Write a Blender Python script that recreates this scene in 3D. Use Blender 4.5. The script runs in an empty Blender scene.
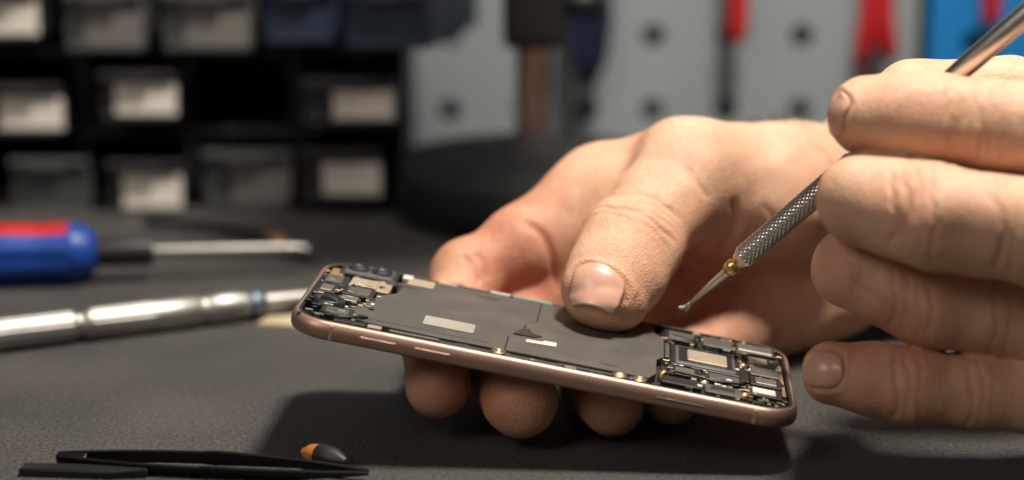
import bpy, bmesh, random, math
import numpy as np
from math import radians, tan, atan, sin, cos, pi
from mathutils import Vector, Matrix
from mathutils.bvhtree import BVHTree
random.seed(4)
scene = bpy.context.scene
# ------------------------------------------------------------------ survey helper (metres, bench top z=0)
TH = radians(13); HC = .19; F = 2000.0
def P(a, b, y):
    phi = TH + atan((b-240)/F); dz = y*tan(phi); d = y*cos(TH)+dz*sin(TH)
    return Vector(((a-512)/F*d, y, HC-dz))
# ------------------------------------------------------------------ materials
def mat(name, col, rough=.5, metal=0, var=.12, vscale=60, bump=0, bscale=400, trans=0, coat=0, sss=0, ior=1.45, aniso=0):
    m = bpy.data.materials.new(name); m.use_nodes = True
    nt = m.node_tree; b = nt.nodes['Principled BSDF']
    tc = nt.nodes.new('ShaderNodeTexCoord')
    n = nt.nodes.new('ShaderNodeTexNoise'); n.inputs['Scale'].default_value = vscale; n.inputs['Detail'].default_value = 4
    nt.links.new(tc.outputs['Object'], n.inputs['Vector'])
    r = nt.nodes.new('ShaderNodeValToRGB')
    r.color_ramp.elements[0].position = .3; r.color_ramp.elements[1].position = .7
    r.color_ramp.elements[0].color = (*[c*(1-var) for c in col], 1)
    r.color_ramp.elements[1].color = (*[min(1, c*(1+var)) for c in col], 1)
    nt.links.new(n.outputs['Fac'], r.inputs['Fac']); nt.links.new(r.outputs['Color'], b.inputs['Base Color'])
    b.inputs['Roughness'].default_value = rough; b.inputs['Metallic'].default_value = metal
    b.inputs['Transmission Weight'].default_value = trans; b.inputs['Coat Weight'].default_value = coat
    b.inputs['IOR'].default_value = ior
    if bump:
        n2 = nt.nodes.new('ShaderNodeTexNoise'); n2.inputs['Scale'].default_value = bscale; n2.inputs['Detail'].default_value = 3
        nt.links.new(tc.outputs['Object'], n2.inputs['Vector'])
        bp = nt.nodes.new('ShaderNodeBump'); bp.inputs['Strength'].default_value = bump; bp.inputs['Distance'].default_value = .0004
        nt.links.new(n2.outputs['Fac'], bp.inputs['Height']); nt.links.new(bp.outputs['Normal'], b.inputs['Normal'])
    return m
M_black = mat('black_plastic', (.010,.010,.010), .5, bump=.2)
M_rubber = mat('black_rubber', (.007,.007,.007), .75)
M_black2 = mat('black_rack_plastic', (.006,.006,.007), .55)
M_steel = mat('brushed_steel', (.60,.58,.55), .30, 1, bump=.1, bscale=900)
M_steel_m = mat('satin_steel', (.38,.365,.345), .46, 1, bump=.15, bscale=700)
M_steel_d = mat('dark_steel', (.22,.21,.20), .35, 1)
M_brass = mat('brass', (.68,.47,.20), .32, 1)
M_gold = mat('gold_contact', (.50,.34,.17), .42, 1)
M_frame = mat('bronze_anodised', (.43,.275,.212), .42, .72, var=.04)
M_frame_l = mat('antenna_band', (.42,.31,.25), .5, .0)
M_graph = mat('graphite_sheet', (.100,.090,.080), .5, .25, var=.18, vscale=90, bump=.15, bscale=900)
M_graph2 = mat('battery_wrap', (.088,.080,.071), .52, .2, var=.18, vscale=90, bump=.1)
M_label = mat('grey_label', (.31,.28,.235), .6)
M_chip = mat('chip_epoxy', (.018,.018,.019), .4)
M_board = mat('circuit_board', (.024,.026,.024), .5, var=.4, vscale=500)
M_shield = mat('shield_can', (.24,.22,.19), .42, .7)
M_beige = mat('beige_chip', (.36,.29,.21), .5, .2)
M_glass = mat('lens_glass', (.01,.012,.02), .08, coat=1)
M_flex = mat('copper_flex', (.32,.19,.09), .45, .3)
M_white = mat('white_plastic', (.55,.53,.48), .5)
M_teal = mat('green_film', (.12,.26,.22), .4)
M_blue = mat('blue_grip', (.006,.045,.27), .42, coat=.15)
M_red = mat('red_grip', (.44,.014,.02), .45, coat=.1)
M_navy = mat('navy_grip', (.01,.016,.04), .4)
M_orange = mat('orange_tip', (.45,.16,.04), .4)
M_paper = mat('paper_label', (.74,.69,.62), .8, var=.05)
M_clear = mat('smoky_dark_plastic', (.022,.022,.024), .35, var=.1)
M_clear2 = mat('smoky_grey_plastic', (.065,.068,.07), .32, var=.1, trans=.1)
M_cblue = mat('bluish_bin_plastic', (.018,.030,.055), .35, var=.1)
M_pegb = mat('grey_painted_pegboard', (.255,.290,.303), .5, var=.06, vscale=8)
M_pegblue = mat('blue_painted_pegboard', (.012,.19,.50), .45, var=.05, vscale=8)
M_wall = mat('dark_wall_paint', (.02,.02,.021), .8)
M_floor = mat('floor_concrete', (.12,.12,.12), .8)
M_wood = mat('bench_board', (.1,.08,.06), .6)
# bench mat
def bench_mat():
    m = bpy.data.materials.new('rubber_bench_mat'); m.use_nodes = True
    nt = m.node_tree; b = nt.nodes['Principled BSDF']
    tc = nt.nodes.new('ShaderNodeTexCoord')
    n = nt.nodes.new('ShaderNodeTexNoise'); n.inputs['Scale'].default_value = 800; n.inputs['Detail'].default_value = 6; n.inputs['Roughness'].default_value=.8
    n3 = nt.nodes.new('ShaderNodeTexNoise'); n3.inputs['Scale'].default_value = 14; n3.inputs['Detail'].default_value = 6
    nt.links.new(tc.outputs['Object'], n.inputs['Vector']); nt.links.new(tc.outputs['Object'], n3.inputs['Vector'])
    r = nt.nodes.new('ShaderNodeValToRGB')
    r.color_ramp.elements[0].position=.42; r.color_ramp.elements[1].position=.60
    r.color_ramp.elements[0].color=(.024,.0225,.021,1); r.color_ramp.elements[1].color=(.125,.116,.106,1)
    mx = nt.nodes.new('ShaderNodeMix'); mx.data_type='FLOAT'; mx.inputs[0].default_value=.2
    nt.links.new(n.outputs['Fac'], mx.inputs[2]); nt.links.new(n3.outputs['Fac'], mx.inputs[3])
    nt.links.new(mx.outputs[0], r.inputs['Fac']); nt.links.new(r.outputs['Color'], b.inputs['Base Color'])
    b.inputs['Roughness'].default_value=.62
    bp = nt.nodes.new('ShaderNodeBump'); bp.inputs['Strength'].default_value=1.0; bp.inputs['Distance'].default_value=.0012
    nt.links.new(n.outputs['Fac'], bp.inputs['Height']); nt.links.new(bp.outputs['Normal'], b.inputs['Normal'])
    return m
M_bench = bench_mat()
def skin_mat():
    m = bpy.data.materials.new('skin'); m.use_nodes = True
    nt = m.node_tree; b = nt.nodes['Principled BSDF']; L = nt.links.new
    tc = nt.nodes.new('ShaderNodeTexCoord')
    at = nt.nodes.new('ShaderNodeAttribute'); at.attribute_name='redness'
    n = nt.nodes.new('ShaderNodeTexNoise'); n.inputs['Scale'].default_value=65; n.inputs['Detail'].default_value=12; n.inputs['Roughness'].default_value=.72
    L(tc.outputs['Object'], n.inputs['Vector'])
    ad = nt.nodes.new('ShaderNodeMath'); ad.operation='MULTIPLY_ADD'; ad.inputs[1].default_value=.95
    L(n.outputs['Fac'], ad.inputs[0]); L(at.outputs['Fac'], ad.inputs[2])
    r = nt.nodes.new('ShaderNodeValToRGB'); e=r.color_ramp.elements
    e[0].position=.26; e[0].color=(.68,.445,.310,1)
    e[1].position=1.0; e[1].color=(.44,.155,.095,1)
    k=e.new(.56); k.color=(.595,.335,.215,1)
    L(ad.outputs[0], r.inputs['Fac']); L(r.outputs['Color'], b.inputs['Base Color'])
    b.inputs['Subsurface Weight'].default_value=.15
    b.inputs['Subsurface Radius'].default_value=(1,.35,.18); b.inputs['Subsurface Scale'].default_value=.003
    b.inputs['Roughness'].default_value=.52; b.inputs['Specular IOR Level'].default_value=.36
    v = nt.nodes.new('ShaderNodeTexVoronoi'); v.inputs['Scale'].default_value=950; v.feature='DISTANCE_TO_EDGE'
    v2 = nt.nodes.new('ShaderNodeTexNoise'); v2.inputs['Scale'].default_value=200; v2.inputs['Detail'].default_value=7; v2.inputs['Roughness'].default_value=.6
    mp = nt.nodes.new('ShaderNodeMapping'); mp.inputs['Scale'].default_value=(2.4,.8,.8)
    L(tc.outputs['Object'], v.inputs['Vector']); L(tc.outputs['Object'], mp.inputs['Vector']); L(mp.outputs['Vector'], v2.inputs['Vector'])
    mm = nt.nodes.new('ShaderNodeMath'); mm.operation='MULTIPLY_ADD'; mm.inputs[1].default_value=.9
    L(v.outputs['Distance'], mm.inputs[0]); L(v2.outputs['Fac'], mm.inputs[2])
    bp = nt.nodes.new('ShaderNodeBump'); bp.inputs['Strength'].default_value=.5; bp.inputs['Distance'].default_value=.00075
    L(mm.outputs[0], bp.inputs['Height']); L(bp.outputs['Normal'], b.inputs['Normal'])
    return m
M_skin = skin_mat()
M_nail = mat('fingernail', (.58,.325,.235), .34, coat=.15, var=.05)
M_naile = mat('fingernail_free_edge', (.66,.48,.37), .4, coat=.1, var=.03)
# ------------------------------------------------------------------ mesh builder
class MB:
    def __init__(s): s.v=[]; s.f=[]; s.m=[]; s.s=[]
    def add(s, vs, fs, mi=0, M=None, smooth=False):
        o=len(s.v)
        for v in vs:
            v=Vector(v); s.v.append(tuple(M@v if M else v))
        for f in fs: s.f.append([i+o for i in f]); s.m.append(mi); s.s.append(smooth)
    def box(s, c, d, mi=0, bev=0, M=None, segs=2):
        bm=bmesh.new(); bmesh.ops.create_cube(bm,size=1)
        for v in bm.verts: v.co=Vector((v.co.x*d[0]+c[0], v.co.y*d[1]+c[1], v.co.z*d[2]+c[2]))
        if bev>0: bmesh.ops.bevel(bm, geom=bm.edges[:], offset=bev, segments=segs, affect='EDGES', profile=.5)
        bm.verts.index_update()
        s.add([v.co.copy() for v in bm.verts], [[v.index for v in f.verts] for f in bm.faces], mi, M, False); bm.free()
    def lathe(s, prof, seg=32, mi=0, M=None, smooth=True, cap=True, rfun=None):
        vs=[]; fs=[]
        for i,(r,z) in enumerate(prof):
            for j in range(seg):
                a=2*pi*j/seg; rr=r if rfun is None else rfun(r,z,a)
                vs.append((rr*cos(a), rr*sin(a), z))
        for i in range(len(prof)-1):
            for j in range(seg):
                k=(j+1)%seg
                fs.append([i*seg+j, i*seg+k, (i+1)*seg+k, (i+1)*seg+j])
        s.add(vs,fs,mi,M,smooth)
        if cap:
            s.add(vs[:seg],[list(range(seg))[::-1]],mi,M,False)
            s.add(vs[-seg:],[list(range(seg))],mi,M,False)
    def tube(s, pts, rad, seg=12, mi=0, M=None):
        pts=[Vector(p) for p in pts]; n=len(pts)
        if not hasattr(rad,'__len__'): rad=[rad]*n
        t0=(pts[1]-pts[0]).normalized(); up=Vector((0,0,1)) if abs(t0.z)<.9 else Vector((1,0,0))
        side=t0.cross(up).normalized(); vs=[]; fs=[]
        for i,p in enumerate(pts):
            t=(pts[min(i+1,n-1)]-pts[max(i-1,0)]).normalized()
            side=(side-t*side.dot(t)).normalized(); u=side.cross(t)
            for j in range(seg):
                a=2*pi*j/seg; vs.append(p+(side*cos(a)+u*sin(a))*rad[i])
        for i in range(n-1):
            for j in range(seg):
                k=(j+1)%seg; fs.append([i*seg+j,i*seg+k,(i+1)*seg+k,(i+1)*seg+j])
        fs.append(list(range(seg))[::-1]); fs.append([(n-1)*seg+j for j in range(seg)])
        s.add(vs,fs,mi,M,True)
    def plate(s, poly, z0, z1, mi=0, M=None, ch=0):
        n=len(poly); vs=[(x,y,z0) for x,y in poly]
        if ch>0:
            cx=sum(p[0] for p in poly)/n; cy=sum(p[1] for p in poly)/n
            vs+=[(x,y,z1-ch) for x,y in poly]
            ins=[]
            for x,y in poly:
                d=Vector((cx-x,cy-y)); d=d.normalized()*ch; ins.append((x+d.x,y+d.y,z1))
            vs+=ins; fs=[list(range(n))[::-1],[2*n+i for i in range(n)]]
            for i in range(n):
                k=(i+1)%n; fs+=[[i,k,n+k,n+i],[n+i,n+k,2*n+k,2*n+i]]
        else:
            vs+=[(x,y,z1) for x,y in poly]
            fs=[list(range(n))[::-1],[n+i for i in range(n)]]
            for i in range(n):
                k=(i+1)%n; fs.append([i,k,n+k,n+i])
        s.add(vs,fs,mi,M,False)
    def obj(s, name, mats, parent=None, M=None):
        me=bpy.data.meshes.new(name); me.from_pydata(s.v,[],s.f); me.update()
        for m in mats: me.materials.append(m)
        me.polygons.foreach_set('material_index', s.m); me.polygons.foreach_set('use_smooth', s.s)
        o=bpy.data.objects.new(name,me); scene.collection.objects.link(o)
        if parent: o.parent=parent
        if M is not None: o.matrix_world=M
        return o
def empty(name, M=None):
    e=bpy.data.objects.new(name,None); e.empty_display_size=.02; scene.collection.objects.link(e)
    if M is not None: e.matrix_world=M
    return e
def frame_z(a, b):   # matrix at a with local +Z toward b
    z=(b-a).normalized(); up=Vector((0,0,1)) if abs(z.z)<.95 else Vector((1,0,0))
    x=up.cross(z).normalized(); y=z.cross(x)
    return Matrix(((x.x,y.x,z.x,a.x),(x.y,y.y,z.y,a.y),(x.z,y.z,z.z,a.z),(0,0,0,1)))
def rrect(hx, hy, r, n=8, cx=0, cy=0):
    out=[]
    for (sx,sy,a0) in ((1,1,0),(-1,1,90),(-1,-1,180),(1,-1,270)):
        for i in range(n+1):
            a=radians(a0+90*i/n); out.append((cx+sx*(hx-r)+r*cos(a), cy+sy*(hy-r)+r*sin(a)))
    return out
# ------------------------------------------------------------------ room shell
b=MB(); b.box((0,.45,-.015),(2.4,1.26,.03),0,.003); b.box((0,.45,-.05),(2.4,1.26,.04),1,.003)
for sx in (-1.1,1.1):
    for sy in (-.1,1.0): b.box((sx,sy,-.41),(.06,.06,.68),1,.003)
b.obj('workbench',[M_bench,M_wood])
b=MB(); b.box((0,.5,-.77),(4,4,.04)); b.obj('floor',[M_floor])
b=MB(); b.box((0,1.12,.6),(4,.04,2.74)); b.obj('wall_back',[M_wall])
# pegboards
def pegboard(name, xs, cxs, zs, czs, y, material, hr=.0058):
    b=MB(); n=16
    for i,cx in enumerate(cxs):
        for j,cz in enumerate(czs):
            x0,x1,z0,z1=xs[i],xs[i+1],zs[j],zs[j+1]
            ring=[]; out=[]
            for k in range(n):
                a=2*pi*k/n+pi/4; c,s=cos(a),sin(a)
                ring.append((cx+hr*c, y, cz+hr*s))
                m=max(abs(c),abs(s)); ux,uz=c/m,s/m
                X=cx+(ux*(x1-cx) if ux>0 else -ux*(x0-cx)); Z=cz+(uz*(z1-cz) if uz>0 else -uz*(z0-cz))
                out.append((X,y,Z))
            back=[(p[0],y+.005,p[2]) for p in ring]
            vs=out+ring+back
            fs=[]
            for k in range(n):
                q=(k+1)%n
                fs.append([k,q,n+q,n+k]); fs.append([n+k,n+q,2*n+q,2*n+k])
            b.add(vs,fs)
    X0,X1,Z0,Z1=xs[0],xs[-1],zs[0],zs[-1]
    b.add([(X0,y,Z0),(X1,y,Z0),(X1,y,Z1),(X0,y,Z1),(X0,y+.005,Z0),(X1,y+.005,Z0),(X1,y+.005,Z1),(X0,y+.005,Z1)],
          [[0,1,5,4],[1,2,6,5],[2,3,7,6],[3,0,4,7]])
    return b.obj(name,[material])
YP=1.03
def bx(a): return (a-512)/2000*1.037
zc=[.0215+.039*k for k in range(9)]; ze=[.002]+[.041+.039*k for k in range(9)]
pegboard('pegboard',[bx(v) for v in (339,413,487,561,612)],[bx(v) for v in (376,450,524,588)],ze,zc,YP,M_pegb)
pegboard('pegboard',[bx(v) for v in (612.5,690,764,838,916)],[bx(v) for v in (653,727,801,875)],ze,zc,YP,M_pegb)
pegboard('pegboard',[bx(v) for v in (926,1007,1081,1155,1229,1303)],[bx(v) for v in (970,1044,1118,1192,1266)],ze,[z-.003 for z in zc],YP-.004,M_pegblue)
# hanging tools
def hang(name, handles, matl, top):
    e=MB()
    for pts,rad in handles: e.tube(pts,rad,14,0)
    j=Vector(top)
    e.box((j.x,j.y,j.z),(.012,.007,.022),1,.002)
    e.tube([j+Vector((0,0,.008)),j+Vector((0,0,.05))],[.006,.002],10,1)
    e.tube([j+Vector((0,0,.012)),j+Vector((0,.019,.012))],[.002,.002],8,1)
    return e.obj(name,[matl,M_steel_d])
yT=1.008
def hp(l): return [P(a,b_,yT) for a,b_ in l]
hang('combination_pliers',[(hp([(586,-60),(579,-30),(577,20),(580,60),(587,86)]),[.004,.0055,.006,.0055,.003]),
     (hp([(592,-60),(599,-30),(601,20),(597,60),(590,82)]),[.004,.005,.006,.0055,.003])],M_navy,P(590,-68,yT))
hang('cutting_pliers',[(hp([(877,-50),(872,-20),(870,15),(864,45),(857,72)]),[.004,.005,.0055,.005,.003]),
     (hp([(881,-50),(886,-20),(884,15),(888,45),(892,60)]),[.004,.005,.005,.005,.003])],M_red,P(879,-58,yT))
def hangdriver(name,a,bt,col,r):
    e=MB(); p=P(a,bt,yT)
    M=Matrix.Translation(p)
    e.lathe([(r*.5,0),(r*.85,.001),(r,.004),(r,.02),(r*.8,.03),(r,.036),(r,.06),(r*.6,.066)],18,0,M)
    e.lathe([(.0022,.066),(.0022,.15),(.0005,.155)],10,1,M)
    e.tube([p+Vector((-.0,0,.07)),p+Vector((0,.019,.07))],.002,8,1)
    return e.obj(name,[col,M_steel])
hangdriver('hanging_screwdriver',737,42,M_red,.0056)
hangdriver('hanging_screwdriver',991,24,M_red,.005)
# ------------------------------------------------------------------ parts drawer rack
rack=empty('parts_drawer_rack')
YR=.885
def rx(a): return (a-512)/2000*(YR*.974+.03)
def rz(bp): return P(512,bp,YR).z
b=MB()
x0,x1=-.36,rx(402)
b.box(((x0+x1)/2,YR+.115,.10),(x1-x0,.008,.20),0)
for z in (.002,.0325,.0690,.1065,.144,.19): b.box(((x0+x1)/2,YR+.065,z),(x1-x0,.10,.004),0,.0008)
k=x1-.002
while k>x0-.01:
    b.box((k,YR+.065,.097),(.004,.10,.19),0,.0008); k-=.0478
b.obj('rack_frame',[M_black2],rack)
def drawer(cx,w,z0,h,label=True,matl=M_clear,lab=M_paper,rot=0,dy=0,ls=.72,lo=.1):
    b=MB(); t=.0016; dp=.09
    b.box((0,0,h/2),(w,t,h),0,.0006)                    # front
    b.box((-w/2+t/2,dp/2,h*.45),(t,dp,h*.9),0); b.box((w/2-t/2,dp/2,h*.45),(t,dp,h*.9),0)
    b.box((0,dp,h*.45),(w,t,h*.9),0); b.box((0,dp/2,t/2),(w,dp,t),0)
    b.box((0,-.002,h-.0015),(w,.006,.003),0,.0006)       # lip
    b.box((0,-.0022,.0015),(w*.9,.004,.003),0,.0006)
    b.box((0,-.003,h*.88),(w*.45,.008,.002),0,.0006)
    for i in range(7):
        b.box((random.uniform(-w*.3,w*.3),random.uniform(.01,.07),t+.004),(.008,.008,.006),2,.001,None)
    if label:
        b.box((w*lo,-.0014,h*.42),(w*ls,.0008,h*.62),1)
    else: b.box((0,-.0014,h*.40),(w*.7,.0008,h*.5),0)
    M=Matrix.Translation((cx,YR+dy,z0))@Matrix.Rotation(rot,4,'Z')
    b.obj('drawer',[matl,lab,M_steel_d],rack,M)
M_dimlab=mat('dark_grey_label',(.15,.14,.125),.8)  # label in a darker grey than the white paper ones
def dr(pa,pb,pt,pbot,**k):
    zt,zb=rz(pt),rz(pbot); drawer(rx((pa+pb)/2),abs(rx(pb)-rx(pa)),zb,zt-zb,**k)
dr(-20,42,-12,40,ls=.8); dr(68,148,-8,50,lab=M_dimlab,matl=M_clear2); dr(165,254,-8,50,lab=M_dimlab,matl=M_clear2); dr(266,338,-12,42,label=False,matl=M_cblue)
dr(348,432,-12,44,label=False,matl=M_cblue,rot=-.22,dy=-.012)
dr(-16,62,84,134,ls=.8); dr(101,178,70,118,dy=-.004,ls=.78); dr(303,396,76,122,ls=.64,lo=.16,dy=-.006)
dr(6,86,158,212,label=False,matl=M_clear2); dr(106,181,158,210,dy=-.006,ls=.78); dr(200,290,150,207,lab=M_dimlab,ls=.64,lo=.16,matl=M_clear2); dr(300,382,145,196,ls=.7,lo=.13,dy=-.008)
# ------------------------------------------------------------------ magnifier stand
st=empty('bench_magnifier_stand'); bc=Vector((.0095,.872,0))
b=MB(); b.lathe([(.055,0),(.0595,.002),(.0610,.010),(.0610,.021),(.057,.0275),(.043,.030),(.018,.032),(.012,.036)],56,0,Matrix.Translation(bc))
b.obj('round_base',[M_rubber],st)
b=MB(); b.lathe([(.0078,.024),(.0078,.26)],24,0,Matrix.Translation(bc)); b.obj('pole',[mat('bronze_pole',(.50,.38,.31),.3,.95)],st)
b=MB(); b.box((bc.x,bc.y,.097),(.027,.03,.042),0,.004)
b.tube([(bc.x+.012,bc.y,.095),(bc.x+.03,bc.y,.095)],[.006,.007],16,0)
b.box((bc.x,bc.y-.03,.245),(.022,.09,.02),0,.004)
b.obj('clamp',[M_black],st)
b=MB(); n=40
ring=[(bc.x+.045*cos(2*pi*i/n),bc.y-.115+.045*sin(2*pi*i/n),.245) for i in range(n+1)]
b.tube(ring,.006,10,0); b.obj('lens_ring',[M_black],st)
b=MB(); b.lathe([(.001,-.003),(.03,-.002),(.043,0),(.03,.002),(.001,.003)],40,0,Matrix.Translation((bc.x,bc.y-.115,.245)))
b.obj('lens',[mat('lens',(.9,.95,.95),.02,trans=1)],st)
# ------------------------------------------------------------------ screwdriver (blue/red)
A=Vector((-.226,.742,.0125)); 
M=frame_z(A,Vector((.0,.775,.0095)))
b=MB(); seg=48
prof=[(.004,0),(.009,.002),(.0118,.008),(.012,.03),(.0112,.045),(.0118,.055),(.0118,.058),(.0095,.064),(.0060,.0665)]
def flute(r,z,a): return r*(1-.09*max(0,cos(8*a))) if .01<z<.056 else r
prof2=[]
for i in range(len(prof)-1):
    for t in (0,.25,.5,.75): prof2.append((prof[i][0]*(1-t)+prof[i+1][0]*t, prof[i][1]*(1-t)+prof[i+1][1]*t))
prof2.append(prof[-1])
b.lathe(prof2,seg,0,M,rfun=flute)
Mi=M.inverted()
for idx,f in enumerate(b.f):
    c=sum((Vector(b.v[i]) for i in f),Vector())/len(f); lz=(Mi@c).z
    if c.z>.0125+.0082 and lz<.056 : b.m[idx]=1
b.lathe([(.0055,.066),(.0058,.070),(.0056,.086),(.0050,.088)],24,2,M)
b.lathe([(.0022,.088),(.0022,.138),(.0018,.144),(.0008,.148)],16,3,M)
b.obj('screwdriver',[M_blue,M_red,M_black,M_steel_m])
# precision screwdriver (steel pen)
A=Vector((-.212,.636,.0060)); B=Vector((-.059,.714,.0052)); M=frame_z(A,B)@Matrix.Diagonal((1.2,1.2,1.12,1))
b=MB()
def kn(r,z,a): return r*(1+.03*sin(18*a))
b.lathe([(.003,0),(.0048,.001),(.0048,.018),(.0042,.019),(.0042,.021),(.0048,.022)],30,0,M)
b.lathe([(.0048,.022),(.0048,.060)],72,0,M,rfun=kn)
b.lathe([(.0048,.060),(.0041,.061),(.0041,.063),(.0049,.064),(.0049,.066)],30,0,M)
b.lathe([(.0048,.066),(.0048,.086)],72,0,M,rfun=kn)
b.lathe([(.0050,.086),(.0050,.100),(.0044,.101),(.0044,.103),(.0050,.104),(.0050,.112),(.0040,.117)],30,0,M)
b.lathe([(.0036,.117),(.0044,.118),(.0044,.121),(.0030,.123)],24,1,M)
b.lathe([(.0032,.123),(.0026,.136),(.0018,.145),(.0012,.152),(.0004,.154)],16,0,M)
b.obj('precision_screwdriver',[M_steel_m,mat('blue_grey_ring',(.14,.18,.22),.45,.8)])
# small things on the mat
b=MB(); c=P(283,315,.69)
b.plate([(c.x-.009,.686),(c.x+.004,.684),(c.x+.009,.690),(c.x+.003,.698),(c.x-.006,.696)],0,.0012); b.obj('plastic_chip',[mat('beige_plastic',(.5,.4,.26),.5)])
b=MB(); 
b.lathe([(.0045,0),(.005,.001),(.005,.003),(.003,.0045),(.0005,.005)],16,0,Matrix.Translation((P(272,236,.80).x,.815,0))); b.obj('brass_screw',[mat('copper_head',(.5,.25,.1),.4,.6)])
b=MB(); pts=[Vector((-.16+.09*t+.01*sin(5*t),.84-.05*t+.012*sin(3*t+1),.0022)) for t in [i/14 for i in range(15)]]
b.tube(pts,.002,8); b.obj('black_cable',[M_black])
# foreground tweezers (black, lying flat)
def tweezers(name, base, ang, ln):
    b=MB(); n=24
    for s in (-1,1):
        vs=[]; fs=[]
        for i in range(n+1):
            t=i/n; x=t*ln; g=s*(.0006+.0028*sin(pi*min(1,t*1.02))**.8 if t<.98 else .0006)
            w=.0020 if t<.5 else .0020*(1-(t-.5)/.5)**.8+.0004
            th=.0009
            for (dy,dz) in ((-th/2,-w),(th/2,-w),(th/2,w),(-th/2,w)): vs.append((x,g+dy,dz))
        for i in range(n):
            for j in range(4):
                k=(j+1)%4; fs.append([i*4+j,i*4+k,(i+1)*4+k,(i+1)*4+j])
        fs.append([0,3,2,1]); fs.append([n*4+j for j in range(4)])
        M=Matrix.Translation(base)@Matrix.Rotation(ang,4,'Z')@Matrix.Rotation(radians(20),4,'X')
        b.add(vs,fs,0,M)
    b.box((.004,0,0),(.009,.0026,.0040),0,.0006,M)
    return b.obj(name,[mat('black_esd_steel',(.03,.03,.032),.3,.8)])
tweezers('tweezers',Vector((-.128,.5365,.0026)),radians(-7),.089)
b=MB()
M=Matrix.Translation((-.1375,.5315,.0013))@Matrix.Rotation(radians(-4),4,'Z')
b.plate([(0,-.0024),(.026,-.0030),(.036,-.001),(.036,.001),(.026,.0030),(0,.0024)],-.0012,.0012,0,M,ch=.0005)
b.obj('pry_tool',[M_black])
b=MB(); M=Matrix.Translation((-.0545,.5365,.0037))@Matrix.Rotation(radians(-35),4,'Z')@Matrix.Rotation(radians(90),4,'Y')
b.lathe([(.0033,0),(.0036,.001),(.0033,.006),(.0012,.010)],14,0,M); 
b.lathe([(.0010,-.006),(.0028,-.003),(.0034,.0)],14,1,M)
b.obj('probe_cap',[M_black,M_orange])
# ------------------------------------------------------------------ smartphone
yaw=radians(-4.5); tilt=radians(10.3)
MP=Matrix.Translation((.0112,.569,.0306))@Matrix.Rotation(yaw,4,'Z')@Matrix.Rotation(tilt,4,'Y')
phone=empty('smartphone',MP)
S=Matrix.Scale(.001,4)@Matrix.Diagonal((1.035,1,1,1))
HL,HW,RC=70.7,34.0,11.0
b=MB()
prof=[(4,-5.7),(1.8,-5.6),(.6,-5.1),(.08,-4.2),(0,-3.0),(.05,-1.9),(.4,-.9),(.8,-.35),(1.2,-.05),(1.7,0),(1.9,-.3),(2.0,-2.6)]
rings=[[(x,y,z) for x,y in rrect(HL-i,HW-i,max(RC-i,1),10)] for i,z in prof]
n=len(rings[0]); vs=[p for r in rings for p in r]; fs=[]
for i in range(len(rings)-1):
    for j in range(n):
        k=(j+1)%n; fs.append([i*n+j,i*n+k,(i+1)*n+k,(i+1)*n+j])
fs.append(list(range(n))[::-1]); b.add(vs,fs,0,S,True)
for X in (-58,58.5):
    for sy in (-1,1): b.box((X,sy*(HW-.42),-2.8),(.9,.9,4.2),1,.2,S)
for X,w in ((-45,10),(-30,10)): b.box((X,-HW+.05,-2.9),(w,.7,1.7),0,.3,S)
b.box((38,-HW+.05,-2.9),(13,.35,.9),2,.1,S)
b.obj('frame',[M_frame,M_frame_l,M_steel_d],phone,MP)
b=MB(); b.add([(x,y,-2.5) for x,y in rrect(HL-1.9,HW-1.9,9,8)],[list(range(36))],0,S); b.obj('inner_floor',[M_board],phone,MP)
# black gasket round the inside of the rim
b=MB()
ri=[[(x,y,z) for x,y in rrect(HL-i,HW-i,max(RC-i,1),10)] for i,z in ((1.75,-.5),(1.8,.02),(2.6,.02),(2.7,-.9),(2.7,-2.5))]
vs=[p for r in ri for p in r]; fs=[]
for i in range(4):
    for j in range(n):
        k=(j+1)%n; fs.append([i*n+j,i*n+k,(i+1)*n+k,(i+1)*n+j])
b.add(vs,fs,0,S,False); b.obj('gasket',[M_chip],phone,MP)
# sheets
b=MB()
b.plate([(-56,-25),(-30,-26),(-11.2,-26),(-11.2,-12),(-7.4,-9.5),(-7.4,4),(-4.4,8),(-4.4,30.5),(-38,30.5),(-41,26),(-45,24),(-46,10),(-50,4),(-53,-6),(-55,-12)],-2.4,-.08,0,S,ch=.15)
b.plate([(-11,-26),(29,-25.5),(31,-20),(31,-6),(33,-2),(33,18),(30,22),(30,30.5),(-4.2,30.5),(-4.2,8),(-7.2,4),(-7.2,-9.5),(-11,-12.5)],-2.4,0.0,1,S,ch=.15)
b.plate(rrect(7.2,4.6,1,4,-28,-12),-.24,.08,2,S)
b.plate([(-10,-9.0),(-4,-9.0),(-2,-6.5),(-5,-5),(-6,-1),(-8,-3)],0,.3,3,S)
b.plate([(-6,-15),(2.5,-14),(2.5,-10),(-1,-10),(-1.5,-11.5),(-6,-12)],0,.2,4,S)
for X,Y in ((-44,20),(-20,26),(18,-20),(24,26)): b.plate(rrect(3,1.2,.5,3,X,Y),-.1,.12,0,S)
for (x0,y0,x1,y1) in ((-54,-22,-16,-22),(-42,27,-8,27),(-2,27,27,27),(-8,-22,27,-22)):
    b.box(((x0+x1)/2,y0,-.02),(x1-x0,.35,.25),1,.05,S,1)
b.obj('battery_and_graphite_sheet',[M_graph2,M_graph,M_label,M_chip,mat('white_sticker',(.50,.46,.40),.6)],phone,MP)
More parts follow.
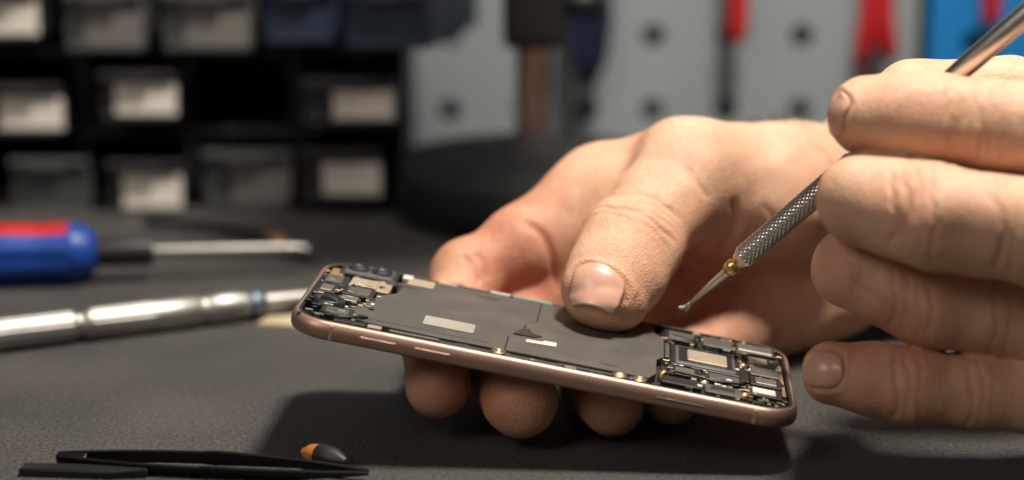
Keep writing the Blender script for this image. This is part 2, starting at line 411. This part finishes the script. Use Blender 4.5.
# components
b=MB(); mats=[M_chip,M_shield,M_gold,M_flex,M_beige,M_white,M_glass,M_steel,M_teal,M_board,M_graph]
def comp(x,y,w,h,z1,mi,z0=-2.5,bev=.2): b.box((x,y,(z0+z1)/2),(w,h,z1-z0),mi,bev,S,1)
def screw(x,y,r=1.5,z=.1,mi=7):
    b.lathe([(r*1.5,-2.4),(r*1.5,z-.2),(r*1.25,z),(r*.95,z),(r*.9,z-.3),(.1,z-.35)],16,2,S@Matrix.Translation((x,y,0)))
    b.lathe([(r*.75,z-.5),(r*.7,z+.05),(.1,z+.1)],12,mi,S@Matrix.Translation((x,y,0)))
# camera end
comp(-56,24.5,17,12,.9,0); comp(-56,24.5,14.5,10,1.2,10)
for X in (-59.5,-52.5):
    b.lathe([(3.3,1.0),(3.3,1.9),(2.7,2.0),(2.4,1.6)],20,0,S@Matrix.Translation((X,24.5,0)))
    b.lathe([(2.4,1.5),(1.2,1.8),(.1,1.85)],20,6,S@Matrix.Translation((X,24.5,0)))
comp(-64,11,7,10,.4,0); comp(-64.5,11,5,7,.7,10); comp(-65,0,6,9,.5,0); comp(-65,0,3.6,6,.75,1)
b.lathe([(4.6,-2.4),(4.6,.7),(3.8,1.1),(3.0,.6),(.2,.7)],24,0,S@Matrix.Translation((-62.5,-12,0)))
b.lathe([(2.8,.6),(1.5,1.2),(.1,1.4)],20,6,S@Matrix.Translation((-62.5,-12,0)))
comp(-56,13,8,8,.5,4,bev=.3); comp(-56,2.5,9,9,.4,0); comp(-56,2.5,6.5,6.5,.65,10); comp(-57.5,-6.5,5,5,.5,1); comp(-58.5,-22,9,7,.5,0); comp(-58.5,-22,6.5,4.6,.75,10)
comp(-50,14,4,14,.35,4); comp(-40.5,25.5,8,7,.4,4); comp(-45,29,3,4,.5,5); comp(-65,20,4,7,.3,3); comp(-48.5,18,3.4,4,.7,0)
comp(-54,-28,9,3,.0,0); comp(-47,-29,4,2.4,.2,4)
for i in range(140):
    X=random.uniform(-68,-50); Y=random.uniform(-29,20)
    comp(X,Y,random.uniform(.8,2.2),random.uniform(.7,1.6),random.uniform(-.4,.85),random.choice([0,0,0,10,1,2,4,5,9,0,3,1]),bev=.1)
# front & rear service strips
for i in range(80):
    X=random.uniform(-46,28); comp(X,random.choice([-28,-29.5,-30.5]),random.uniform(.8,4),random.uniform(.6,1.6),random.uniform(-1.6,-.1),random.choice([0,0,0,0,9,9,1,10]),bev=.1)
comp(-12,-28.8,34,1.4,-.3,0); comp(14,-28.2,20,1.2,-.2,0); comp(-36,-28.4,14,1.2,-.1,10)
for X in (-12.5,21,26.5): screw(X,-29,1.4,.3,7 if X!=21 else 5)
comp(-22,31.3,17,1.1,.3,0); comp(-7,31.0,12,1.4,.5,8); comp(-17,30.9,6,1.2,.6,5); comp(8,31,14,1,.2,0); comp(-33,31,6,1.3,.4,4)
# logic board end
comp(50,0,35,60,-1.2,9)
comp(45,3,20,20,.1,0,bev=.3); comp(45,3,17.5,17.5,.45,10,bev=.3); comp(45,3,15.5,15.5,.6,0,bev=.2); comp(45.5,3,11.5,10.5,.95,4,bev=.3)
comp(38,22.5,10,9,.5,0); comp(38,22.5,7.5,6.5,.75,10); comp(49,23.5,9,9,.4,10,bev=.3); comp(60,23,12,9,.7,0); comp(60,23,10.5,7,.95,1,bev=.3)
comp(61.5,11.5,9,9,.4,0); comp(60.5,11.5,5.5,5.5,.65,4); comp(62,1,8.5,8,.6,10,bev=.3); comp(62,-9,9,8,.5,0); comp(62,-9,6,5,.75,1); comp(61,-19.5,10,8,.6,0); comp(61,-19.5,6.5,4.6,.85,5)
comp(50,-13.5,11,8,.4,0); comp(50,-13.5,8.5,5.6,.65,10); comp(39,-14,9,9,.4,0); comp(39,-14,5.5,5.5,.65,1); comp(38,-24.5,11,6,.5,0); comp(49.5,-25,10,7,.4,10); comp(49.5,-25,6.5,3.4,.7,0)
comp(56,-6,2.5,12,.5,0); comp(55.2,14,1.4,12,.3,1); comp(34,6,1.2,14,.1,10); comp(67,-2,1.2,30,-.2,3)
for X,Y in ((33,-19),(44.5,-19.5),(55.5,-25),(54.5,21),(56,5)): screw(X,Y,.9,.6,random.choice([7,2]))
for i in range(260):
    X=random.uniform(33,67.5); Y=random.uniform(-30,30)
    if abs(X-45)<9 and abs(Y-3)<9: continue
    comp(X,Y,random.uniform(.7,2.2),random.uniform(.6,1.5),random.uniform(-.5,.8),random.choice([0,0,0,0,10,10,1,2,4,5,9,0,3,1]),bev=.1)
b.obj('circuit_components',mats,phone,MP)
b=MB()
b.tube([S@Vector(p) for p in ((33,-21,.4),(36,-18.5,1.2),(42,-18.5,1.1),(47,-19.5,.8),(54,-18,1.0),(56,-14,.8))],.0004,8,0)
b.tube([S@Vector(p) for p in ((-50,-22,.3),(-53,-26,.8),(-57,-28,.6),(-63,-26,.6))],.0004,8,0)
b.obj('flex_leads',[M_chip,M_flex],phone,MP)
# ------------------------------------------------------------------ picking tool
T0=P(690,303,.586); T1=P(1024,16,.541)
M=frame_z(T0,T1); tool=empty('precision_pick')
b=MB()
b.lathe([(.0005,-.000),(.0008,.004),(.0012,.010),(.0014,.0155),(.0018,.0165)],16,0,M)
loc=M@Vector((0,0,.0005)); dirn=(T0-T1).normalized()
side=Vector((-1,0,0))
b.tube([loc,loc+dirn*.0012,loc+dirn*.0026+side*.0006+Vector((0,0,-.0002)),loc+dirn*.0028+side*.0016,loc+dirn*.0024+side*.0022],[.0005,.0006,.0007,.0006,.0003],10,0)
b.tube([loc,loc+dirn*.0015+Vector((.0004,0,-.0004)),loc+dirn*.0030+Vector((.0002,0,-.0012))],[.0005,.0006,.0003],10,0)
b.lathe([(.0016,.0165),(.0023,.0172),(.0024,.0195),(.0018,.0200),(.0018,.0208),(.0026,.0213),(.0027,.0225)],24,1,M)
def knurl(r,z,a): return r+.00026*(abs(sin(8*a+z*1700))+abs(sin(8*a-z*1700))-1)
pf=[(.0027,.0225),(.0033,.0240)]+[(.0033,.0240+.00025*i) for i in range(1,180)]
b.lathe(pf,80,0,M,rfun=knurl)
b.lathe([(.0033,.0690),(.0027,.071),(.0026,.10),(.0031,.115),(.0031,.165),(.0025,.168)],32,0,M)
b.obj('pick_body',[M_steel,M_brass],tool)
# ------------------------------------------------------------------ HANDS : signed distance modelling
def smin(a,b_,k):
    h=np.clip(.5+.5*(b_-a)/k,0,1); return b_*(1-h)+a*h-k*h*(1-h)
class Seg:
    def __init__(s,a,b_,ra,rb,n=None,sc=1.0): s.a=np.array(a,float); s.b=np.array(b_,float); s.ra=ra; s.rb=rb; s.n=None if n is None else np.array(Vector(n).normalized()); s.sc=sc
    def d(s,X,Y,Z):
        ba=s.b-s.a; L=max(ba@ba,1e-12)
        px,py,pz=X-s.a[0],Y-s.a[1],Z-s.a[2]
        h=np.clip((px*ba[0]+py*ba[1]+pz*ba[2])/L,0,1)
        qx,qy,qz=px-h*ba[0],py-h*ba[1],pz-h*ba[2]
        if s.n is not None:
            t=(qx*s.n[0]+qy*s.n[1]+qz*s.n[2])*(1/s.sc-1)
            qx=qx+t*s.n[0]; qy=qy+t*s.n[1]; qz=qz+t*s.n[2]
        hh=h*h*(3-2*h)*.5+h*.5
        return np.sqrt(qx*qx+qy*qy+qz*qz)-(s.ra+(s.rb-s.ra)*hh)
    def bb(s,m):
        r=max(s.ra,s.rb)*max(1,s.sc)+m
        return np.minimum(s.a,s.b)-r, np.maximum(s.a,s.b)+r
def chain(pts, n=None, sc=1.0):
    return [Seg(pts[i][0],pts[i+1][0],pts[i][1],pts[i+1][1],n,sc) for i in range(len(pts)-1)]
def field(segs,xs,ys,zs,k):
    D=np.full((len(xs),len(ys),len(zs)),.06,np.float32)
    for s in segs:
        lo,hi=s.bb(.022)
        i0,i1=np.searchsorted(xs,[lo[0],hi[0]]); j0,j1=np.searchsorted(ys,[lo[1],hi[1]]); k0,k1=np.searchsorted(zs,[lo[2],hi[2]])
        if i1<=i0 or j1<=j0 or k1<=k0: continue
        d=s.d(xs[i0:i1,None,None],ys[None,j0:j1,None],zs[None,None,k0:k1]).astype(np.float32)
        D[i0:i1,j0:j1,k0:k1]=smin(D[i0:i1,j0:j1,k0:k1],d,k)
    return D
def surface_nets(D,xs,ys,zs):
    s=D<0
    c=np.zeros(tuple(n-1 for n in D.shape),np.int8)
    nx,ny,nz=c.shape
    for i in (0,1):
        for j in (0,1):
            for k in (0,1): c+=s[i:i+nx,j:j+ny,k:k+nz]
    act=(c>0)&(c<8); I,J,K=np.nonzero(act)
    idx=np.full(c.shape,-1,np.int32); idx[I,J,K]=np.arange(len(I))
    pos=np.zeros((len(I),3)); cnt=np.zeros(len(I))
    cor=[(i,j,k) for i in (0,1) for j in (0,1) for k in (0,1)]
    for a in cor:
        for ax in range(3):
            if a[ax]==1: continue
            b_=list(a); b_[ax]=1
            da=D[I+a[0],J+a[1],K+a[2]]; db=D[I+b_[0],J+b_[1],K+b_[2]]
            m=(da<0)!=(db<0); t=np.where(m,da/(da-db+1e-20),0)
            for q in range(3): pos[:,q]+=np.where(m,a[q]+(t if q==ax else 0),0)
            cnt+=m
    pos/=cnt[:,None]; pos+=np.stack([I,J,K],1)
    V=np.stack([np.interp(pos[:,0],np.arange(len(xs)),xs),np.interp(pos[:,1],np.arange(len(ys)),ys),np.interp(pos[:,2],np.arange(len(zs)),zs)],1)
    faces=[]
    for ax in range(3):
        u,v=(ax+1)%3,(ax+2)%3
        sl0=[slice(None)]*3; sl1=[slice(None)]*3; sl0[ax]=slice(0,-1); sl1[ax]=slice(1,None)
        A=s[tuple(sl0)]; B_=s[tuple(sl1)]
        e=np.nonzero(A!=B_); e=np.stack(e,1)
        ok=(e[:,u]>0)&(e[:,v]>0)&(e[:,u]<c.shape[u])&(e[:,v]<c.shape[v]); e=e[ok]
        ins=A[e[:,0],e[:,1],e[:,2]]
        def cell(du,dv):
            q=e.copy(); q[:,u]+=du; q[:,v]+=dv; return idx[q[:,0],q[:,1],q[:,2]]
        q=np.stack([cell(-1,-1),cell(0,-1),cell(0,0),cell(-1,0)],1)
        q[~ins]=q[~ins][:,::-1]; faces.append(q)
    return V,np.concatenate(faces)
def smooth01(x): x=np.clip(x,0,1); return x*x*(3-2*x)
def build_hand(name, palm, fingers, lo, hi, xfine, xcoarse_to, rings=(), lines=(), nails=(), red=(), kp=.011, kf=.004, kpf=.008, step=.0007, flatten=None):
    xs=np.concatenate([np.arange(lo[0],xfine,step),np.arange(xfine,xcoarse_to,.003)])
    ys=np.arange(lo[1],hi[1],step); zs=np.arange(lo[2],hi[2],step)
    DP=field(palm,xs,ys,zs,kp); D=DP.copy()
    for f in fingers: 
        Fd=field(f,xs,ys,zs,kf); D=smin(D,smin(DP,Fd,kpf),.0005)
    if flatten is not None: D=flatten(D,xs,ys,zs)
    V,Q=surface_nets(D,xs,ys,zs)
    E=np.concatenate([Q[:,[0,1]],Q[:,[1,2]],Q[:,[2,3]],Q[:,[3,0]]]); nV=len(V)
    for it in range(2):
        acc=np.stack([np.bincount(E[:,0],V[E[:,1],q],nV)+np.bincount(E[:,1],V[E[:,0],q],nV) for q in range(3)],1)
        cn=np.bincount(E[:,0],minlength=nV)+np.bincount(E[:,1],minlength=nV)
        V=V*.4+.6*acc/np.maximum(cn,1)[:,None]
    me=bpy.data.meshes.new(name+'_raw'); me.from_pydata(V.tolist(),[],Q.tolist()); me.update()
    N=np.zeros(len(V)*3); me.vertices.foreach_get('normal',N); N=N.reshape(-1,3)
    bvh=BVHTree.FromPolygons(V.tolist(),Q.tolist())
    disp=np.zeros(len(V)); fold=np.zeros(len(V))
    # soft anatomical unevenness
    rs=np.random.RandomState(3)
    for i in range(12):
        w=rs.normal(size=3); w/=np.linalg.norm(w); fr_=2*pi/rs.uniform(.012,.026); ph=rs.uniform(0,6.28)
        w2_=rs.normal(size=3); w2_/=np.linalg.norm(w2_); 
        disp+=.00007*np.sin(V@w*fr_+ph+1.2*np.sin(V@w2_*fr_*.6))
    for (c,ax,offs,dn,amp,sig,R) in rings:
        c=np.array(c); ax=np.array(Vector(ax).normalized()); dn=np.array(Vector(dn).normalized())
        m=np.nonzero(np.sum((V-c)**2,1)<R*R)[0]; q=V[m]-c; lat=np.cross(ax,dn)
        t=q@ax; l=q@lat; w=smooth01((N[m]@dn-.1)/.5)*smooth01((R-np.sqrt(np.sum(q*q,1)))/(R*.35))
        for i,o in enumerate(offs):
            tt=t-o-.0005*np.sin(l*420+i*2.1)-.0002*np.sin(l*1300+i)-.03*(1 if o>0 else -1)*l*l/.01
            g=np.exp(-tt**2/(2*sig**2))*w*(.65+.35*np.sin(i*2.3+1))
            disp[m]-=amp*g; fold[m]+=g*.5
    for (pts,amp,sig) in lines:
        pp=[]
        for p in pts:
            h=bvh.find_nearest(Vector(p)); pp.append(np.array(h[0]))
        dn=[]
        for i in range(len(pp)-1):
            p0=pp[max(i-1,0)];p1=pp[i];p2=pp[i+1];p3=pp[min(i+2,len(pp)-1)]
            for t in np.linspace(0,1,6)[:-1]:
                c=.5*((2*p1)+(-p0+p2)*t+(2*p0-5*p1+4*p2-p3)*t*t+(-p0+3*p1-3*p2+p3)*t**3)
                dn.append(np.array(bvh.find_nearest(Vector(c))[0]))
        dn.append(pp[-1]); pp=dn; nn_=len(pp)-1
        best=np.full(len(V),1.0); par=np.zeros(len(V))
        for i in range(nn_):
            a,b_=pp[i],pp[i+1]; ba=b_-a; L=ba@ba+1e-12
            h=np.clip(((V-a)@ba)/L,0,1); d=np.sqrt(np.sum((V-a-h[:,None]*ba)**2,1)); mm_=d<best; best=np.where(mm_,d,best); par=np.where(mm_,(i+h)/nn_,par)
        g=np.exp(-best**2/(2*sig**2))*smooth01(np.minimum(par,1-par)/.2+.1); disp-=amp*g; fold+=g*.6
    for (c,al,nn,w,l) in nails:
        c=np.array(c); nn=np.array(Vector(nn).normalized()); al=np.array(al,float); al=al-nn*(al@nn); al/=np.linalg.norm(al); sd=np.cross(al,nn)
        q=V-c; a=np.abs(q@sd)/(w/2); b_=np.abs(q@al)/(l/2); near=(np.sum(q*q,1)<.02**2)&((q@nn)>-.006)&((N@nn)>.1)
        rr=(a**3+b_**3)**(1/3); base=np.where((q@al)<l*.3,1,.3)
        g=np.exp(-((rr-1.08)/.10)**2)*near*base
        disp-=.0005*g; disp+=.00035*np.exp(-((rr-1.35)/.14)**2)*near*base*((q@al)<l*.25)
        fold+=.5*g
    V=V+N*disp[:,None]
    rd=np.zeros(len(V))
    for (c,R,a) in red:
        rd+=.75*a*np.exp(-np.sum((V-np.array(c))**2,1)/(R*R))
    rd=rd+np.clip(fold,0,1)*.18
    me=bpy.data.meshes.new(name); me.from_pydata(V.tolist(),[],Q.tolist()); me.update()
    at=me.attributes.new('redness','FLOAT','POINT'); at.data.foreach_set('value',rd.astype(np.float32))
    me.polygons.foreach_set('use_smooth',[True]*len(Q)); me.materials.append(M_skin)
    par=empty(name)
    o=bpy.data.objects.new('palm_fingers_and_forearm',me); scene.collection.objects.link(o); o.parent=par
    bvh=BVHTree.FromPolygons(V.tolist(),Q.tolist())
    for i,(c,al,nn,w,l) in enumerate(nails):
        c=Vector(c); nn=Vector(nn).normalized(); al=Vector(al); al=(al-nn*al.dot(nn)).normalized(); sd=al.cross(nn)
        h0=bvh.ray_cast(c+nn*.012,-nn,.03); base0=(h0[0]-c).dot(nn) if h0[0] is not None else 0
        nu,nv=16,16; vs=[]; fs=[]
        for iv in range(nv+1):
            v=iv/nv; cv=min(1,v/.35); wf=.55+.45*math.sqrt(max(0,1-(1-cv)**2))
            if v>.8: wf*=1-.25*((v-.8)/.2)**2
            for iu in range(nu+1):
                u=-1+2*iu/nu
                vv=v-.12*(1-u*u)*(1-v)+.12*(1-u*u)*v
                p=c+sd*(u*w/2*wf)+al*((vv-.5)*l)
                h=bvh.ray_cast(p+nn*.012,-nn,.03)
                dep=(h[0]-c).dot(nn) if h[0] is not None else -1
                lim=base0-.0030*abs(u)**2-.0026*max(0,(v-.4)/.6)**2-.0006
                dep=max(dep,lim)
                q=p-nn*(p-c).dot(nn)+nn*dep
                off=.00038*(1-u**4)-.00015*(1-min(1,v*6))
                vs.append(q+nn*off)
        mi=[]
        mb=MB()
        for iv in range(nv):
            for iu in range(nu):
                a=iv*(nu+1)+iu; fs.append([a,a+1,a+nu+2,a+nu+1]); mi.append(1 if iv>=nv-1 else 0)
        mb.add(vs,fs,0,None,True); mb.m=mi; no=mb.obj('nail_%d'%(i+1),[M_nail,M_naile],par)
        sm=no.modifiers.new('smooth','SMOOTH'); sm.factor=.5; sm.iterations=3
        so=no.modifiers.new('thick','SOLIDIFY'); so.thickness=.0005; so.offset=0
    return par,bvh
mm=.001
# --- hand holding the phone
wT=P(880,172,.682); wM=P(884,210,.688); wB=P(888,252,.692)
tcmc=P(798,178,.657); tmcp=P(694,168,.632); tip_j=P(631,243,.604); ttip=P(605,294,.5865)
imcp=P(600,206,.648); mmcp=P(612,258,.645); rmcp=P(665,305,.640); pmcp=P(728,332,.636)
fa1=P(1300,140,.80); fa2=P(1300,190,.81)
ipip=P(468,276,.625); idip=P(436,348,.592); itip=P(438,385,.559)
palm=[Seg(wT,imcp,18*mm,15*mm),Seg(wM,mmcp,18*mm,14*mm),Seg(wM,rmcp,18*mm,12*mm),Seg(wB,pmcp,17*mm,11*mm),
      Seg(P(835,288,.665),P(770,315,.652),16*mm,13*mm),
      Seg(tcmc,tmcp,18.5*mm,14.5*mm),Seg(P(780,205,.645),P(720,215,.634),19*mm,14*mm),
      Seg(P(668,170,.645),P(608,192,.648),13.5*mm,14*mm), Seg(imcp,imcp.lerp(ipip,.55),15*mm,11.5*mm),
      Seg(P(600,245,.638),P(530,275,.634),11*mm,9*mm),
      Seg(wT,wB,19*mm,18*mm),Seg(wT,fa1,20*mm,30*mm),Seg(wB,fa2,20*mm,30*mm)]
mpip=P(520,318,.628); mdip=P(503,376,.586); mtip=P(520,400,.553)
rpip=P(600,348,.621); rdip=P(594,386,.586); rtip=P(612,402,.560)
ppip=P(686,358,.617); pdip=P(674,385,.590); ptip=P(672,396,.568)
tlat=Vector((.86,0,-.5))
fingers=[chain([(tmcp,14.5*mm),(tip_j.lerp(tmcp,.45),12.4*mm),(tip_j,13*mm),(tip_j.lerp(ttip,.5),12.3*mm),(ttip,11.8*mm)],tlat,1.18),
 chain([(imcp,14.5*mm),(ipip.lerp(imcp,.4),11.8*mm),(ipip,11.4*mm),(ipip.lerp(idip,.5),9.6*mm),(idip,9.8*mm),(itip,9.8*mm)]),
 chain([(mmcp,13*mm),(mpip,10.8*mm),(mdip,10.2*mm),(mtip,11*mm)]),
 chain([(rmcp,12*mm),(rpip,10*mm),(rdip,9.6*mm),(rtip,10*mm)]),
 chain([(pmcp,11*mm),(ppip,8.6*mm),(pdip,8.2*mm),(ptip,8.4*mm)])]
tb=(ttip-tip_j).normalized(); ref=Vector((.12,.10,1)); tn=(ref-tb*tb.dot(ref)).normalized()
MPi=MP.inverted()
def flat_phone(D,xs,ys,zs):
    # flesh presses flat against the phone body and the bench
    X=xs[:,None,None];Y=ys[None,:,None];Z=zs[None,None,:]
    m=np.array(MPi)
    lx=m[0,0]*X+m[0,1]*Y+m[0,2]*Z+m[0,3]; ly=m[1,0]*X+m[1,1]*Y+m[1,2]*Z+m[1,3]; lz=m[2,0]*X+m[2,1]*Y+m[2,2]*Z+m[2,3]
    qx=np.abs(lx)-.0732; qy=np.abs(ly)-.034; qz=np.abs(lz+.0028)-.0029
    d=np.maximum(np.maximum(qx,qy),qz)
    D=np.maximum(D,-d.astype(np.float32))
    return np.maximum(D,(.0014-Z).astype(np.float32)+0*D)
rings=[(tip_j+tn*.012,tb,[-.0085,-.0055,-.0028,0,.003],tn+Vector((-.1,-.6,0)),.0006,.00055,.020)]
lines=[([P(462,236,.61),P(474,256,.61),P(480,285,.61)],.0006,.0008),
       ([P(520,205,.62),P(545,232,.62),P(556,262,.62),P(560,295,.62)],.0010,.0011),
       ([P(478,232,.61),P(492,252,.61),P(497,278,.61)],.0005,.0008),
       ([P(700,290,.62),P(722,255,.62),P(735,225,.62),P(728,195,.62)],.0009,.0012),
       ([P(715,305,.62),P(750,272,.62),P(780,255,.62),P(800,250,.62)],.0007,.001),
       ([P(742,300,.62),P(765,285,.62),P(800,278,.62)],.0005,.001),
       ([P(690,160,.61),P(700,180,.61),P(716,200,.61)],.0004,.0008),
       ([P(750,200,.63),P(775,220,.63),P(790,240,.63)],.0003,.0008),
       ([P(822,140,.64),P(832,180,.64),P(830,215,.64)],.0004,.001)]
red=[(ttip,.013,.3),(itip,.014,.5),(mtip,.014,.5),(rtip,.013,.5),(tip_j,.010,.1),(ipip,.028,.35),(mpip,.02,.3),(P(700,300,.63),.03,.25),(P(540,250,.63),.028,.3),(P(790,300,.65),.03,.2)]
nails=[(ttip+tb*.0062+tn*.0105+Vector((.0008,0,0)),tb,tn,.0165,.0110)]
left,bvhL=build_hand('human_hand',palm,fingers,(-.055,.535,-.002),(0,.84,.13),.165,.42,rings,lines,nails,red,flatten=flat_phone)
# --- hand holding the tool
itip=P(868,116,.540); idip=P(938,122,.535); ipip=P(1036,131,.533); imcp=P(1190,168,.548)
mt0=P(862,212,.552); mt1=P(864,200,.529); mt2=P(935,217,.518); mt3=P(1040,233,.515); mmcp=P(1200,250,.545)
rt0=P(858,274,.557); rt1=P(854,268,.541); rt2=P(930,302,.536); rt3=P(1040,320,.535); rmcp=P(1195,330,.550)
pt1=P(833,373,.536); pt2=P(912,386,.532); pt3=P(1040,396,.531); pmcp=P(1175,390,.552)
thtip=P(908,98,.573); thip=P(1010,101,.575); thmcp=P(1130,150,.582); thcmc=P(1330,240,.590)
w1=P(1470,240,.575); w2=P(1470,325,.575); f1=P(1950,240,.52); f2=P(1950,320,.52)
palm=[Seg(imcp,w1,15*mm,20*mm),Seg(mmcp,w1,15*mm,20*mm),Seg(rmcp,w2,14*mm,20*mm),Seg(pmcp,w2,13*mm,20*mm),Seg(thmcp,thcmc,15*mm,19*mm),Seg(thcmc,w1,19*mm,20*mm),
      Seg(w1,w2,20*mm,20*mm),Seg(w1,f1,20*mm,28*mm),Seg(w2,f2,20*mm,28*mm)]
fingers=[chain([(itip,11*mm),(itip.lerp(idip,.5),12.3*mm),(idip,12.6*mm),(idip.lerp(ipip,.5),12.1*mm),(ipip,13*mm),(imcp,14.5*mm)]),
 chain([(mt0,10*mm),(mt1,11.8*mm),(mt1.lerp(mt2,.5),12.6*mm),(mt2,13.6*mm),(mt2.lerp(mt3,.5),13.0*mm),(mt3,13.6*mm),(mmcp,15*mm)]),
 chain([(rt0,9.6*mm),(rt1,10.8*mm),(rt1.lerp(rt2,.5),11.3*mm),(rt2,12.1*mm),(rt2.lerp(rt3,.5),11.6*mm),(rt3,12.2*mm),(rmcp,14*mm)]),
 chain([(pt1,8.8*mm),(pt1.lerp(pt2,.5),9.7*mm),(pt2,10.2*mm),(pt2.lerp(pt3,.5),9.8*mm),(pt3,10.4*mm),(pmcp,12*mm)]),
 chain([(thtip,11*mm),(thip,12.2*mm),(thmcp,15*mm)])]
R=Vector((1,0,0)); fr=Vector((0,-1,.2))
def onfront(p,r): return p+Vector((0,-r,r*.2))
rings=[(onfront(P(962,120,.535),.012),R,[-.006,-.0035,-.001,.002,.005],fr+Vector((0,0,.5)),.0005,.00055,.0175),
       (onfront(P(908,209,.522),.012),R,[-.006,-.003,0,.003],fr,.00045,.00055,.0175),(onfront(P(1005,226,.517),.012),R,[-.004,-.001,.003],fr,.0004,.0006,.016),
       (onfront(P(905,292,.538),.011),R,[-.005,-.002,.001,.004],fr,.00045,.00055,.016),(onfront(P(905,385,.532),.009),R,[-.004,-.001,.002],fr,.0005,.00055,.014),
       (onfront(P(1000,312,.535),.011),R,[-.004,0,.004],fr,.0003,.0006,.015),
       (onfront(P(975,391,.531),.009),R,[-.003,0,.003],fr,.0004,.0006,.014)]
lines=[([P(870,250,.51),P(900,232,.51),P(922,190,.51)],.00025,.0008),([P(848,285,.52),P(862,300,.52),P(890,318,.52)],.0003,.0008),
       ([P(985,200,.51),P(998,225,.51),P(992,255,.51)],.0003,.0008)]
red=[(itip,.012,.2),(pt1,.013,.5),(mt1,.012,.2),(rt1,.012,.3),(mt2,.014,.18),(rt2,.018,.25),(idip,.012,.14),(pt2,.02,.2)]
nails=[(P(823,370,.530),(-.9,.2,-.05),(-.45,-.87,.12),.0095,.0100),
       (P(828,112,.536),(-.25,.15,-.95),(-.93,-.30,.2),.0095,.0105)]
right,bvhR=build_hand('human_hand',palm,fingers,(.070,.490,.0),(0,.625,.155),.165,.50,rings,lines,nails,red)
# forearm hair on the holding hand
b=MB(); 
for i in range(90):
    a=random.uniform(700,815); h=bvhL.ray_cast(P(a,60,.66)+Vector((0,random.uniform(-.012,.02),.03)),Vector((0,0,-1)),.2)
    if h[0] is None: continue
    p=h[0]; n=h[1]; t=Vector((-1,random.uniform(-.4,.4),0)).normalized(); l=random.uniform(.003,.006)
    b.tube([p-n*.0003,p+n*l*.45+t*l*.3,p+n*l*.6+t*l],[.00006,.00005,.00002],4)
b.obj('arm_hair',[mat('hair',(.04,.025,.015),.5)],left)
# ------------------------------------------------------------------ lights
def area(name,loc,target,size,e,col):
    l=bpy.data.lights.new(name,'AREA'); l.shape='DISK'; l.size=size; l.energy=e; l.color=col
    o=bpy.data.objects.new(name,l); scene.collection.objects.link(o); o.location=loc
    o.rotation_euler=(Vector(target)-Vector(loc)).to_track_quat('-Z','Y').to_euler()
area('bench_lamp_light',(.17,.56,.80),(.03,.58,.02),.13,12,(1,.92,.81))
area('room_fill_light',(-.50,.0,.60),(.02,.6,.03),.4,2.3,(1,.89,.78))
area('background_fill_light',(.25,.70,1.0),(.1,1.02,.05),.35,1.8,(.97,.97,1))  # added unseen lamp, brightens the pegboard where the key falls off
w=bpy.data.worlds.new('room_ambient'); scene.world=w; w.use_nodes=True
w.node_tree.nodes['Background'].inputs[0].default_value=(1,.96,.94,1); w.node_tree.nodes['Background'].inputs[1].default_value=.05
# ------------------------------------------------------------------ camera
cd=bpy.data.cameras.new('camera'); cam=bpy.data.objects.new('camera',cd); scene.collection.objects.link(cam)
cam.location=(0,0,HC); cam.rotation_euler=(radians(77),0,0); cd.sensor_width=36; cd.lens=F/1024*36
cd.clip_start=.01; cd.dof.use_dof=True; cd.dof.focus_distance=.582; cd.dof.aperture_fstop=4.5
scene.camera=cam
scene.view_settings.view_transform='Standard'; scene.view_settings.look='None'
